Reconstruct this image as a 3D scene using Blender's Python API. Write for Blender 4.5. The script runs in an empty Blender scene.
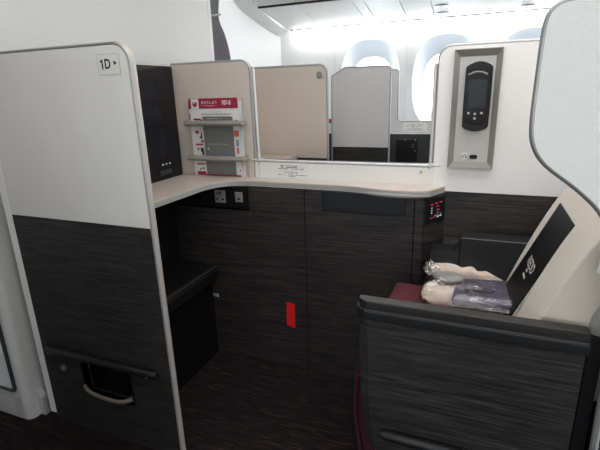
import bpy, bmesh, math, random
from mathutils import Vector, Matrix, noise
random.seed(4)
SC = bpy.context.scene
COL = SC.collection
ORG = {}
FZ = -0.035            # cabin floor level

# ------------------------------------------------------------------ materials
def mat(name, col=(.5, .5, .5), rough=.5, metal=0., spec=.5, coat=0., emit=None, estr=0., bump=0., bscale=200., sheen=0.):
    m = bpy.data.materials.new(name); m.use_nodes = True
    nt = m.node_tree; b = nt.nodes['Principled BSDF']
    b.inputs['Base Color'].default_value = (*col, 1)
    b.inputs['Roughness'].default_value = rough
    b.inputs['Metallic'].default_value = metal
    b.inputs['Specular IOR Level'].default_value = spec
    b.inputs['Coat Weight'].default_value = coat
    b.inputs['Coat Roughness'].default_value = .15
    b.inputs['Sheen Weight'].default_value = sheen
    if emit:
        b.inputs['Emission Color'].default_value = (*emit, 1); b.inputs['Emission Strength'].default_value = estr
    tc = nt.nodes.new('ShaderNodeTexCoord')
    n = nt.nodes.new('ShaderNodeTexNoise'); n.inputs['Scale'].default_value = bscale; n.inputs['Detail'].default_value = 3
    nt.links.new(tc.outputs['Object'], n.inputs['Vector'])
    if bump:
        bp = nt.nodes.new('ShaderNodeBump'); bp.inputs['Strength'].default_value = bump; bp.inputs['Distance'].default_value = .002
        nt.links.new(n.outputs['Fac'], bp.inputs['Height']); nt.links.new(bp.outputs['Normal'], b.inputs['Normal'])
    # faint procedural mottling of the surface colour
    r = nt.nodes.new('ShaderNodeValToRGB')
    r.color_ramp.elements[0].color = (*[c * .95 for c in col], 1); r.color_ramp.elements[1].color = (*[min(1, c * 1.04) for c in col], 1)
    nt.links.new(n.outputs['Fac'], r.inputs['Fac']); nt.links.new(r.outputs['Color'], b.inputs['Base Color'])
    return m

def wood(name, dark, light, scale=(4.5, 4.5, 150), rough=.5, sw=1.0):
    m = bpy.data.materials.new(name); m.use_nodes = True
    nt = m.node_tree; b = nt.nodes['Principled BSDF']; L = nt.links.new
    tc = nt.nodes.new('ShaderNodeTexCoord')
    def nz(sc, det, dist):
        mp = nt.nodes.new('ShaderNodeMapping'); mp.inputs['Scale'].default_value = sc
        n = nt.nodes.new('ShaderNodeTexNoise'); n.inputs['Scale'].default_value = 1; n.inputs['Detail'].default_value = det
        n.inputs['Distortion'].default_value = dist
        L(tc.outputs['Object'], mp.inputs['Vector']); L(mp.outputs['Vector'], n.inputs['Vector']); return n
    a = nz(scale, 5, .3); c = nz((scale[0] * 4, scale[1] * 4, scale[2] * 3.2), 3, .1)
    mx = nt.nodes.new('ShaderNodeMath'); mx.operation = 'MULTIPLY_ADD'; mx.inputs[1].default_value = .45
    L(c.outputs['Fac'], mx.inputs[0])
    sc_ = nt.nodes.new('ShaderNodeMath'); sc_.operation = 'MULTIPLY'; sc_.inputs[1].default_value = .55
    L(a.outputs['Fac'], sc_.inputs[0]); L(sc_.outputs[0], mx.inputs[2])
    r = nt.nodes.new('ShaderNodeValToRGB'); e = r.color_ramp.elements
    e[0].position = .40; e[1].position = .64; e[0].color = (*dark, 1); e[1].color = (*light, 1)
    L(mx.outputs[0], r.inputs['Fac']); L(r.outputs['Color'], b.inputs['Base Color'])
    b.inputs['Roughness'].default_value = rough; b.inputs['Specular IOR Level'].default_value = .35
    bp = nt.nodes.new('ShaderNodeBump'); bp.inputs['Strength'].default_value = .25; bp.inputs['Distance'].default_value = .001
    L(mx.outputs[0], bp.inputs['Height']); L(bp.outputs['Normal'], b.inputs['Normal'])
    return m

def mesh_mat(name):
    m = bpy.data.materials.new(name); m.use_nodes = True
    nt = m.node_tree; b = nt.nodes['Principled BSDF']; L = nt.links.new
    tc = nt.nodes.new('ShaderNodeTexCoord'); mp = nt.nodes.new('ShaderNodeMapping'); mp.inputs['Scale'].default_value = (230, 0, 230)
    v = nt.nodes.new('ShaderNodeTexVoronoi'); v.inputs['Randomness'].default_value = 0; v.inputs['Scale'].default_value = 1
    L(tc.outputs['Object'], mp.inputs['Vector']); L(mp.outputs['Vector'], v.inputs['Vector'])
    r = nt.nodes.new('ShaderNodeValToRGB'); e = r.color_ramp.elements
    e[0].position = .18; e[1].position = .34; e[0].color = (.66, .65, .63, 1); e[1].color = (.82, .81, .785, 1)
    L(v.outputs['Distance'], r.inputs['Fac']); L(r.outputs['Color'], b.inputs['Base Color'])
    b.inputs['Roughness'].default_value = .6
    bp = nt.nodes.new('ShaderNodeBump'); bp.inputs['Strength'].default_value = .3; bp.inputs['Distance'].default_value = .001
    L(v.outputs['Distance'], bp.inputs['Height']); L(bp.outputs['Normal'], b.inputs['Normal'])
    return m

def carpet_mat(name, d, l, fleck):
    m = bpy.data.materials.new(name); m.use_nodes = True
    nt = m.node_tree; b = nt.nodes['Principled BSDF']; L = nt.links.new
    tc = nt.nodes.new('ShaderNodeTexCoord')
    mp = nt.nodes.new('ShaderNodeMapping'); mp.inputs['Scale'].default_value = (14, 150, 10)
    n = nt.nodes.new('ShaderNodeTexNoise'); n.inputs['Scale'].default_value = 1; n.inputs['Detail'].default_value = 4
    L(tc.outputs['Object'], mp.inputs['Vector']); L(mp.outputs['Vector'], n.inputs['Vector'])
    r = nt.nodes.new('ShaderNodeValToRGB'); e = r.color_ramp.elements
    e[0].position = .4; e[0].color = (*d, 1); e[1].position = .62; e[1].color = (*l, 1)
    e2 = r.color_ramp.elements.new(.70); e2.color = (*fleck, 1)
    L(n.outputs['Fac'], r.inputs['Fac']); L(r.outputs['Color'], b.inputs['Base Color'])
    b.inputs['Roughness'].default_value = .95; b.inputs['Specular IOR Level'].default_value = .15
    bp = nt.nodes.new('ShaderNodeBump'); bp.inputs['Strength'].default_value = .6; bp.inputs['Distance'].default_value = .003
    L(n.outputs['Fac'], bp.inputs['Height']); L(bp.outputs['Normal'], b.inputs['Normal'])
    return m

def fabric_mat(name, d, l, s=260):
    m = bpy.data.materials.new(name); m.use_nodes = True
    nt = m.node_tree; b = nt.nodes['Principled BSDF']; L = nt.links.new
    tc = nt.nodes.new('ShaderNodeTexCoord')
    w = nt.nodes.new('ShaderNodeTexWave'); w.wave_type = 'BANDS'; w.bands_direction = 'DIAGONAL'; w.inputs['Scale'].default_value = s
    w.inputs['Distortion'].default_value = 2.5; w.inputs['Detail'].default_value = 2
    L(tc.outputs['Object'], w.inputs['Vector'])
    r = nt.nodes.new('ShaderNodeValToRGB'); e = r.color_ramp.elements
    e[0].color = (*d, 1); e[1].color = (*l, 1)
    L(w.outputs['Fac'], r.inputs['Fac']); L(r.outputs['Color'], b.inputs['Base Color'])
    b.inputs['Roughness'].default_value = .9; b.inputs['Specular IOR Level'].default_value = .2
    bp = nt.nodes.new('ShaderNodeBump'); bp.inputs['Strength'].default_value = .5; bp.inputs['Distance'].default_value = .002
    L(w.outputs['Fac'], bp.inputs['Height']); L(bp.outputs['Normal'], b.inputs['Normal'])
    return m

def film_mat(name, fac=.16):
    m = bpy.data.materials.new(name); m.use_nodes = True
    nt = m.node_tree; nt.nodes.clear(); L = nt.links.new
    o = nt.nodes.new('ShaderNodeOutputMaterial'); mx = nt.nodes.new('ShaderNodeMixShader')
    t = nt.nodes.new('ShaderNodeBsdfTransparent'); g = nt.nodes.new('ShaderNodeBsdfGlossy')
    g.inputs['Roughness'].default_value = .12; g.inputs['Color'].default_value = (1, 1, 1, 1)
    t.inputs['Color'].default_value = (.97, .97, .97, 1)
    tc = nt.nodes.new('ShaderNodeTexCoord')
    n = nt.nodes.new('ShaderNodeTexNoise'); n.inputs['Scale'].default_value = 26; n.inputs['Detail'].default_value = 4; n.inputs['Distortion'].default_value = 1.2
    bp = nt.nodes.new('ShaderNodeBump'); bp.inputs['Strength'].default_value = .9; bp.inputs['Distance'].default_value = .012
    L(tc.outputs['Object'], n.inputs['Vector']); L(n.outputs['Fac'], bp.inputs['Height']); L(bp.outputs['Normal'], g.inputs['Normal'])
    mx.inputs['Fac'].default_value = fac
    L(t.outputs[0], mx.inputs[1]); L(g.outputs[0], mx.inputs[2]); L(mx.outputs[0], o.inputs['Surface'])
    return m

M = dict(
    white=mat('white_laminate', (.74, .715, .68), .38, bump=.03, bscale=300),
    whiter=mat('brightened_white_laminate', (.83, .805, .785), .42, bump=.03, bscale=300),
    offwhite=mat('soft_white_laminate', (.58, .565, .56), .42, bump=.03, bscale=300),
    beige=mat('beige_laminate', (.58, .505, .44), .45, bump=.03, bscale=300),
    counter=mat('beige_countertop', (.54, .46, .40), .3, bump=.02, bscale=350, coat=.15),
    edge=mat('counter_edge_grey', (.34, .325, .31), .4),
    bulk=mat('textured_white_wallcover', (.63, .622, .60), .6, bump=.25, bscale=90),
    side=mat('sidewall_white', (.85, .86, .86), .5, bump=.02),
    reveal=mat('window_reveal', (.78, .83, .87), .5),
    bin=mat('bin_white', (.80, .80, .79), .4, bump=.02),
    wood=wood('dark_ash_laminate', (.0085, .0082, .0078), (.049, .0465, .044)),
    wood2=wood('dark_brown_laminate', (.0100, .0088, .0080), (.060, .053, .048)),
    trim=mat('grey_metal_trim', (.36, .36, .36), .35, metal=.55),
    trimlight=mat('light_metal_trim', (.60, .60, .59), .35, metal=.3),
    trimwarm=mat('warm_grey_trim', (.45, .41, .375), .42, metal=.15),
    dark=mat('black_plastic', (.008, .008, .009), .38, spec=.3),
    darkgap=mat('dark_gap', (.004, .004, .004), .9, spec=.1),
    char=mat('charcoal_plastic', (.030, .032, .035), .42),
    slate=mat('slate_blue_panel', (.013, .0145, .018), .35),
    leather=mat('black_leather', (.009, .0095, .0105), .40, bump=.35, bscale=260),
    shadeblack=mat('shaded_black_leather', (.005, .005, .006), .45, spec=.3, bump=.3, bscale=260),  # darker copy of the black leather, footwell shade in its colour
    padtop=mat('brown_black_leather', (.014, .0115, .010), .5, bump=.3, bscale=260),
    screen=mat('screen_glass', (.010, .011, .016), .25, spec=.25),
    taupe=mat('taupe_plastic', (.25, .228, .208), .45),
    grey=mat('grey_plate', (.50, .485, .465), .42),
    greyd=mat('mid_grey_plastic', (.22, .21, .20), .42),
    lever=mat('bronze_lever', (.20, .165, .14), .38, metal=.3),
    sign=mat('cream_sign', (.72, .70, .65), .45),
    paper=mat('white_paper', (.72, .70, .68), .6),
    red=mat('crimson_print', (.33, .010, .055), .5),
    redtag=mat('red_strap', (.80, .008, .012), .6),
    orange=mat('orange_print', (.65, .10, .05), .5),
    ink=mat('dark_ink', (.02, .02, .02), .6),
    inkgrey=mat('grey_ink', (.25, .24, .24), .6),
    brochure=mat('grey_booklet', (.155, .155, .150), .5),
    black=mat('black_card', (.004, .004, .0045), .5, spec=.25),
    ivory=mat('ivory_edge', (.62, .58, .53), .5),
    cover=mat('beige_seat_cover', (.60, .535, .46), .85, bump=.4, bscale=180, sheen=.2),
    bolster=mat('grey_fleece', (.26, .255, .235), .9, bump=.8, bscale=90, sheen=.3),
    maroon=fabric_mat('maroon_weave', (.022, .004, .009), (.085, .020, .036), 120),
    seatred=mat('dark_maroon_cloth', (.085, .014, .020), .75, bump=.4, bscale=220),
    blanket=mat('peach_beige_blanket', (.64, .52, .44), .85, bump=.9, bscale=45),
    pouch=mat('grey_purple_pouch', (.085, .072, .115), .55, bump=.2, bscale=240),
    foam=mat('grey_foam', (.30, .29, .28), .7, bump=.3),
    curtain=mat('grey_curtain', (.20, .19, .21), .85, bump=.4, bscale=140),
    strap=mat('curtain_strap', (.34, .33, .35), .7),
    mesh=mesh_mat('perforated_white'),
    carpet=carpet_mat('dark_carpet', (.006, .005, .005), (.020, .012, .012), (.050, .026, .024)),
    frost=mat('frosted_door_panel', (.74, .76, .76), .35),
    film=film_mat('clear_film', .095),
    stud=mat('metal_stud', (.45, .45, .44), .3, metal=.8),
    gold=mat('gold_stud', (.55, .40, .20), .35, metal=.8),
    lamp=mat('wash_light', (1, 1, 1), .5, emit=(1, .99, .97), estr=24),
    lens=mat('reading_light_lens', (.35, .36, .37), .3),
    dotred=mat('backlit_red', (.1, 0, .01), .5, emit=(.8, .06, .15), estr=.5),
    dotwhite=mat('backlit_white', (.2, .2, .2), .5, emit=(.75, .85, .9), estr=.5),
)

def glass_mat():
    m = bpy.data.materials.new('window_pane'); m.use_nodes = True
    nt = m.node_tree; nt.nodes.clear(); L = nt.links.new
    o = nt.nodes.new('ShaderNodeOutputMaterial'); mx = nt.nodes.new('ShaderNodeMixShader'); mx.inputs['Fac'].default_value = .05
    t = nt.nodes.new('ShaderNodeBsdfTransparent'); g = nt.nodes.new('ShaderNodeBsdfGlossy'); g.inputs['Roughness'].default_value = .05
    t.inputs['Color'].default_value = (.93, .97, 1, 1)
    L(t.outputs[0], mx.inputs[1]); L(g.outputs[0], mx.inputs[2]); L(mx.outputs[0], o.inputs['Surface']); return m
M['glass'] = glass_mat()

# ------------------------------------------------------------------ helpers
def base_org(p):
    return ORG.get(p.name, Vector((0, 0, 0))) if p else Vector((0, 0, 0))

def obj(name, bm, m, parent=None, org=None, smooth=False, label=None):
    """link bm (world coordinates) as one mesh object"""
    bmesh.ops.recalc_face_normals(bm, faces=bm.faces)
    o_ = base_org(parent) if parent else (Vector(org) if org else Vector((0, 0, 0)))
    for v in bm.verts: v.co -= o_
    me = bpy.data.meshes.new(name); bm.to_mesh(me); bm.free()
    me.materials.append(M[m] if isinstance(m, str) else m)
    if smooth:
        for p in me.polygons: p.use_smooth = True
        try: me.set_sharp_from_angle(angle=math.radians(38))
        except Exception: pass
    o = bpy.data.objects.new(name, me); COL.objects.link(o)
    if parent: o.parent = parent
    else: o.location = o_
    ORG[o.name] = o_
    if label: o['label'] = label
    return o

def thing(name, loc, label, cat, group=None):
    o = bpy.data.objects.new(name, None); COL.objects.link(o); o.empty_display_size = .05
    o.location = loc; ORG[o.name] = Vector(loc)
    o['label'] = label; o['category'] = cat
    if group: o['group'] = group
    return o

def tag(o, label, cat, group=None):
    o['label'] = label; o['category'] = cat
    if group: o['group'] = group
    return o

def struct(o): o['kind'] = 'structure'; return o

def prism(pts, a, b, axes='XZ', bm=None, bevel=0, seg=2):
    """extrude a 2-D outline. axes XZ -> along Y, XY -> along Z, YZ -> along X"""
    new = bm is None
    bm2 = bmesh.new()
    def P(p, t):
        if axes == 'XZ': return (p[0], t, p[1])
        if axes == 'XY': return (p[0], p[1], t)
        return (t, p[0], p[1])
    va = [bm2.verts.new(P(p, a)) for p in pts]; vb = [bm2.verts.new(P(p, b)) for p in pts]
    bm2.faces.new(va); bm2.faces.new(vb[::-1])
    n = len(pts)
    for i in range(n): bm2.faces.new((va[i], vb[i], vb[(i + 1) % n], va[(i + 1) % n]))
    bmesh.ops.recalc_face_normals(bm2, faces=bm2.faces)
    if bevel: bmesh.ops.bevel(bm2, geom=bm2.edges[:], offset=bevel, segments=seg, profile=.7, affect='EDGES', clamp_overlap=True)
    if new: return bm2
    me = bpy.data.meshes.new('t'); bm2.to_mesh(me); bm2.free(); bm.from_mesh(me); bpy.data.meshes.remove(me); return bm

def box(x0, x1, y0, y1, z0, z1, bevel=0, bm=None, seg=2):
    return prism([(x0, y0), (x1, y0), (x1, y1), (x0, y1)], z0, z1, 'XY', bm, bevel, seg)

def rrect(x0, x1, z0, z1, r, n=6):
    """rounded rectangle, r = (bl, br, tr, tl)"""
    if not isinstance(r, (tuple, list)): r = (r,) * 4
    out = []
    for (cx, cz, sx, sz, rr, a0) in ((x0, z0, 1, 1, r[0], 180), (x1, z0, -1, 1, r[1], 270), (x1, z1, -1, -1, r[2], 0), (x0, z1, 1, -1, r[3], 90)):
        if rr <= 0: out.append((cx, cz)); continue
        for k in range(n + 1):
            a = math.radians(a0 + 90 * k / n)
            out.append((cx + sx * rr + rr * math.cos(a), cz + sz * rr + rr * math.sin(a)))
    return out

def tube(path, rad, bm=None, n=10, closed=False, flat=None):
    """round tube on a 3-D path, rad may be a list"""
    if bm is None: bm = bmesh.new()
    pts = [Vector(p) for p in path]; N = len(pts)
    rs = rad if isinstance(rad, (list, tuple)) else [rad] * N
    rings = []; up = None
    for i, p in enumerate(pts):
        t = (pts[(i + 1) % N] - pts[i - 1]) if closed else (pts[min(i + 1, N - 1)] - pts[max(i - 1, 0)])
        t.normalize()
        if up is None:
            up = Vector((0, 1, 0)) if abs(t.y) < .9 else Vector((0, 0, 1))
        a = up - t * up.dot(t); a.normalize(); up = a; b = t.cross(a)
        f1, f2 = flat or (1, 1)
        rings.append([bm.verts.new(p + a * math.cos(2 * math.pi * k / n) * rs[i] * f1 + b * math.sin(2 * math.pi * k / n) * rs[i] * f2) for k in range(n)])
    rng = range(N if closed else N - 1)
    for i in rng:
        A, B = rings[i], rings[(i + 1) % N]
        for k in range(n): bm.faces.new((A[k], A[(k + 1) % n], B[(k + 1) % n], B[k]))
    if not closed: bm.faces.new(rings[0][::-1]); bm.faces.new(rings[-1])
    return bm

def cyl(c, axis, r, h, n=24, bm=None, bevel=0, r2=None, sx=1, sz=1):
    """cylinder from point c along axis (X/Y/Z) by h"""
    pts = [(math.cos(2 * math.pi * k / n) * r * sx, math.sin(2 * math.pi * k / n) * r * sz) for k in range(n)]
    if axis == 'Y': return prism([(c[0] + p[0], c[2] + p[1]) for p in pts], c[1], c[1] + h, 'XZ', bm, bevel)
    if axis == 'Z': return prism([(c[0] + p[0], c[1] + p[1]) for p in pts], c[2], c[2] + h, 'XY', bm, bevel)
    return prism([(c[1] + p[0], c[2] + p[1]) for p in pts], c[0], c[0] + h, 'YZ', bm, bevel)

def text(name, s, mtx, size, m, parent=None, align='LEFT', ext=.0002, bold=0., sx=1.):
    cu = bpy.data.curves.new('t', 'FONT'); cu.body = s; cu.size = size; cu.extrude = ext; cu.align_x = align; cu.offset = bold
    cu.align_y = 'CENTER'
    t = bpy.data.objects.new('t', cu); COL.objects.link(t)
    bpy.context.view_layer.update()
    me = bpy.data.meshes.new_from_object(t.evaluated_get(bpy.context.evaluated_depsgraph_get()))
    bm = bmesh.new(); bm.from_mesh(me)
    bmesh.ops.transform(bm, matrix=mtx @ Matrix.Diagonal((sx, 1, 1, 1)), verts=bm.verts)
    bpy.data.objects.remove(t); bpy.data.curves.remove(cu); bpy.data.meshes.remove(me)
    return obj(name, bm, m, parent)

def face_aisle(x, y, z):   # text frame on a plane that faces -Y
    return Matrix.Translation((x, y, z)) @ Matrix.Rotation(math.pi / 2, 4, 'X')

def strips(rects, y, bm=None, t=.0006):
    """small printed patches on a plane facing -Y: rects (x0,x1,z0,z1)"""
    if bm is None: bm = bmesh.new()
    for (a, b, c, d) in rects: box(a, b, y - t, y, c, d, bm=bm)
    return bm

def print_lines(cx, z, w, h, y, rng, bm):
    """a line of unreadably small print: ragged marks"""
    x = cx - w / 2
    while x < cx + w / 2:
        l = rng.uniform(.4, 1.6) * h
        if rng.random() < .8: box(x, min(x + l, cx + w / 2), y - .0004, y, z - h * rng.uniform(.3, .5), z + h * rng.uniform(.3, .5), bm=bm)
        x += l + h * rng.uniform(.25, .6)

# ------------------------------------------------------------------ structure
struct(obj('floor', box(-3.2, 3.05, -1.6, 4.2, FZ - .05, FZ), 'carpet'))
struct(obj('ceiling', box(-3.2, 3.05, -1.6, 4.2, 2.305, 2.36), 'bin'))

# forward bulkhead, a thick monument with rounded corners on both aisle sides
R_ = .030
pl = [(-2.6, 2.655), (-2.6, .985)]
for k in range(9):
    a = math.radians(270 + 90 * k / 8); pl.append((-1.64 - R_ + R_ * math.cos(a), .985 + R_ + R_ * math.sin(a)))
for k in range(9):
    a = math.radians(0 + 90 * k / 8); pl.append((-1.64 - R_ + R_ * math.cos(a), 2.655 - R_ + R_ * math.sin(a)))
wf = struct(obj('wall_front', prism(pl, FZ, 2.30, 'XY'), 'bulk', smooth=True))
struct(obj('trim_1', box(-1.643, -1.638, 2.598, 2.605, .9, 2.29), 'trimlight'))
# closet door on the aisle side of the bulkhead, seen on the far left
dr = struct(obj('door_1', prism(rrect(-2.5, -1.692, .115, 1.95, .012), .975, .984, 'XZ', bevel=.001), 'frost'))
obj('door_seal', tube([(p[0], .978, p[1]) for p in rrect(-2.51, -1.684, .105, 1.96, .014)], .007, closed=True), 'char', dr)
kv = obj('kick_vent', prism(rrect(-2.5, -1.672, FZ + .012, .085, .006), .974, .984, 'XZ', bevel=.001), 'trimlight', dr)
obj('vent_slot', box(-2.4, -1.70, .9725, .9745, -.002, .058), 'grey', kv)
# small foot bracket between bulkhead and suite
struct(obj('trim_2', prism([(-1.64, FZ), (-1.612, FZ), (-1.614, .05), (-1.64, .08)], 1.03, 1.06, 'XZ', bevel=.003), 'trimlight'))
# wall beyond the right-hand aisle
wr = struct(obj('wall_back_right', box(-1.83, -1.75, 2.657, 4.1, FZ, 2.3), 'side'))

# right-hand sidewall with big arched windows
YW = 3.95
def superell(cx, cz, a, b, n=48, p=2.6):
    o = []
    for k in range(n):
        t = 2 * math.pi * k / n
        c, s = math.cos(t), math.sin(t)
        o.append((cx + a * abs(c) ** (2 / p) * (1 if c >= 0 else -1), cz + b * abs(s) ** (2 / p) * (1 if s >= 0 else -1)))
    return o
ZB, ZT = FZ, 1.80
WC = [-.925, -.305, .315, .935, 1.555]
def sidewall(name, y, sgn, first_win, first_trim, x_end, centres, zt):
    """wall facing -sgn with arched windows; the outside is on the sgn side"""
    bm = bmesh.new()
    box(x_end, centres[0] - .31, min(y, y + sgn * .03), max(y, y + sgn * .03), ZB, zt, bm=bm)
    for cx in centres:
        x0, x1 = cx - .31, cx + .31
        E = superell(cx, 1.28, .255, .365)
        n = len(E); out = []
        for k in range(n):
            t = 2 * math.pi * k / n; c, s = math.cos(t), math.sin(t); m_ = max(abs(c), abs(s))
            out.append((cx + (x1 - x0) / 2 * c / m_, ((zt + 0.75) / 2) + (zt - .75) / 2 * s / m_))
        vi = [bm.verts.new((p[0], y, p[1])) for p in E]; vo = [bm.verts.new((p[0], y, p[1])) for p in out]
        for k in range(n): bm.faces.new((vi[k], vi[(k + 1) % n], vo[(k + 1) % n], vo[k]))
        bm.faces.new([bm.verts.new(q) for q in ((x0, y, ZB), (x1, y, ZB), (x1, y, .75), (x0, y, .75))])
    struct(obj(name, bm, 'side'))
    for i, cx in enumerate(centres):
        bm = bmesh.new(); loops = []
        for (a, b, cz, d) in ((.257, .367, 1.28, -.004), (.249, .359, 1.28, .014), (.194, .264, 1.262, .095), (.182, .250, 1.26, .10), (.180, .248, 1.26, .12)):
            loops.append([bm.verts.new((p[0], y + sgn * d, p[1])) for p in superell(cx, cz, a, b)])
        for A, B in zip(loops, loops[1:]):
            for k in range(len(A)): bm.faces.new((A[k], A[(k + 1) % len(A)], B[(k + 1) % len(A)], B[k]))
        w = struct(obj('window_%d' % (first_win + i), bm, 'reveal', smooth=True))
        bm = bmesh.new(); bm.faces.new([bm.verts.new((p[0], y + sgn * .118, p[1])) for p in superell(cx, 1.26, .184, .252)])
        obj('pane', bm, 'glass', w)
        struct(obj('trim_%d' % (first_trim + i), box(cx - .3125, cx - .3095, y - .003, y + .003, .3, 1.74), 'trimlight'))
        l = bpy.data.lights.new('window_portal', 'AREA'); l.shape = 'RECTANGLE'; l.size = .38; l.size_y = .52; l.cycles.is_portal = True
        o = bpy.data.objects.new('window_portal', l); COL.objects.link(o); o.location = (cx, y + sgn * .13, 1.26); o.rotation_euler = (math.radians(-90 * sgn), 0, 0)
sidewall('wall_right', YW, 1, 1, 3, -1.75, WC, 1.80)
LWC = [-1.545 + .62 * k for k in range(7)]
sidewall('wall_left', -1.15, -1, 6, 8, -3.2, LWC, 1.80)
struct(obj('wall_left_upper', box(-3.2, 3.2, -1.18, -.75, 1.80, 2.32), 'bin'))
struct(obj('wall_back', box(3.0, 3.05, -1.6, 4.2, FZ, 2.36), 'side'))
struct(obj('wall_front_far', box(-3.2, -3.15, -1.6, 4.2, FZ, 2.36), 'side'))
struct(obj('wall_right_far', box(2.0, 3.0, YW, YW + .03, FZ, 1.80), 'side'))
struct(obj('wall_right_outer', box(-3.2, -1.75, YW, YW + .03, FZ, 2.3), 'side'))

# ------------------------------------------------------------------ overhead lockers and lights (right side)
def psu_z(y): return 1.757 + (3.88 - y) * .164
segs = [(-1.64, -1.335), (-1.33, -.925), (-.92, -.845), (-.84, -.605), (-.60, -.40), (-.395, .2), (.205, .9), (.905, 2.0)]
def pos_words(i): return ['beside the curved front moulding', 'second from the curved front moulding', 'the narrow one above the second window bay',
                          'just right of the narrow blank one', 'the short one left of the paired reading lights', 'with a pair of oval reading lights', 'with reading lights, above the perforated seat shell', 'behind the perforated seat shell'][i]
for i, (a, b) in enumerate(segs):
    t = thing('service_panel', (a, 3.6, psu_z(3.6)), 'white sloping panel under the overhead lockers, ' + pos_words(i), 'panel', 'sloping panels under the lockers')
    obj('panel', prism([(3.315, psu_z(3.315)), (3.88, psu_z(3.88)), (3.885, psu_z(3.88) + .02), (3.315, psu_z(3.315) + .02)], a, b, 'YZ', bevel=.002), 'bin', t)
    obj('edge_slot', box(a + .02, b - .02 if i % 2 else b - .045, 3.874, 3.886, 1.752, 1.758), 'greyd', t)
    if i in (5, 6):
        for y in (3.62, 3.78):
            x = (-.335 if i == 5 else .235)
            d = cyl((x, y, psu_z(y) - .004), 'Z', .045 if y > 3.7 else .05, .006, bevel=.001, sz=.75)
            l = obj('reading_light', d, 'lens', t)
            obj('lens', cyl((x, y, psu_z(y) - .006), 'Z', .02, .003), 'grey', l)
bn = [(-1.64, -1.335), (-1.33, -.84), (-.835, -.40), (-.395, .45), (.455, 1.3), (1.305, 2.1)]
for i, (a, b) in enumerate(bn):
    prof = [(3.30, 1.865), (3.24, 1.90), (3.19, 1.97), (3.17, 2.06), (3.18, 2.16), (3.24, 2.26), (3.32, 2.30), (3.9, 2.30), (3.95, 1.80), (3.6, 1.845)]
    obj_ = obj('overhead_locker', prism(prof, a, b, 'YZ', bevel=.003), 'bin')
    tag(obj_, ['white overhead locker next to the front bulkhead moulding', 'white overhead locker second from the front bulkhead', 'white overhead locker above the first window',
               'white overhead locker above the control handset wall', 'white overhead locker above the perforated shell', 'white overhead locker furthest behind the perforated shell'][i], 'overhead locker', 'overhead lockers on the right side')
bm = box(-1.64, 2.1, 3.30, 3.33, 1.852, 1.868); tag(obj('shadow_gap_strip', bm, 'dark'), 'long black strip standing for the shadow gap between the lockers and sloping panels', 'shadow gap')  # solid black strip stands for the shade in the open gap
# curved moulding where the lockers meet the bulkhead
ins = [(3.05, 2.30), (3.06, 2.12), (3.10, 2.01), (3.17, 1.925), (3.30, 1.865), (3.50, 1.815), (3.70, 1.778), (3.90, 1.748)]
outs = [(2.93, 2.30), (2.95, 2.12), (3.01, 1.985), (3.11, 1.90), (3.26, 1.835), (3.48, 1.785), (3.69, 1.745), (3.90, 1.72)]
def smoothpath(p, n=5):
    o = []
    for i in range(len(p) - 1):
        p0, p1, p2, p3 = (Vector(p[max(i - 1, 0)]), Vector(p[i]), Vector(p[i + 1]), Vector(p[min(i + 2, len(p) - 1)]))
        for k in range(n):
            t = k / n
            o.append(tuple(.5 * ((2 * p1) + (-p0 + p2) * t + (2 * p0 - 5 * p1 + 4 * p2 - p3) * t * t + (-p0 + 3 * p1 - 3 * p2 + p3) * t ** 3)))
    o.append(tuple(p[-1])); return o
si, so = smoothpath(ins), smoothpath(outs)
bm = bmesh.new()
va = [[bm.verts.new((x, p[0], p[1])) for p in q] for q, x in ((so, -1.752), (so, -1.735), (si, -1.645), (si, -1.752))]
for j in range(4):
    A, B = va[j], va[(j + 1) % 4]
    for k in range(len(A) - 1): bm.faces.new((A[k], A[k + 1], B[k + 1], B[k]))
struct(obj('trim_20', bm, 'bin', smooth=True))
# LED wash light under the lockers, washing the sidewall
wl = thing('wash_light', (-1.6, 3.9, 1.73), 'bright white strip light washing the wall below the lockers', 'light')
obj('diffuser', box(-1.60, 2.0, 3.893, 3.925, 1.732, 1.750, bevel=.003), 'lamp', wl)
obj('housing', box(-1.62, 2.02, 3.888, 3.945, 1.750, 1.785), 'bin', wl)

# aisle curtain gathered beside the bulkhead
bm = bmesh.new(); rows = []
prof = [(2.29, 2.67, 2.80, .9), (1.95, 2.67, 2.80, .8), (1.85, 2.67, 2.80, .7), (1.78, 2.675, 2.795, .5), (1.735, 2.69, 2.795, .3), (1.69, 2.68, 2.805, .45), (1.62, 2.67, 2.85, .7), (1.5, 2.67, 2.89, .9), (1.3, 2.67, 2.91, 1), (.8, 2.67, 2.9, 1), (.0, 2.67, 2.9, 1)]
prof = [tuple(q) for q in smoothpath([Vector(p) for p in prof], 4)]
N = 60
for (z, y0, y1, am) in prof:
    rows.append([bm.verts.new((-1.69 + .028 * am * math.sin(k / N * 2 * math.pi * 5.5 + z * 1.3), y0 + (y1 - y0) * k / N, z)) for k in range(N + 1)])
for A, B in zip(rows, rows[1:]):
    for k in range(N): bm.faces.new((A[k], A[k + 1], B[k + 1], B[k]))
bmesh.ops.recalc_face_normals(bm, faces=bm.faces)
bmesh.ops.solidify(bm, geom=bm.faces[:], thickness=.004)
cu = thing('aisle_curtain', (-1.69, 2.74, FZ), 'dark grey gathered curtain tied back beside the front bulkhead', 'curtain')
obj('cloth', bm, 'curtain', cu, smooth=True)
obj('tie_back', tube([(-1.69 + .024 * math.cos(a), 2.742 + .058 * math.sin(a), 1.737 + .012 * math.sin(a)) for a in [2 * math.pi * k / 24 for k in range(24)]], .016, closed=True, flat=(.45, 1)), 'strap', cu, smooth=True)

# ------------------------------------------------------------------ aisle partition 1D (big panel on the left)
def edge_trim(path, parent, m='trim', r=.006, name='edge_trim', flat=None):
    return obj(name, tube(path, r, n=10, flat=flat), m, parent, smooth=True)

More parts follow.
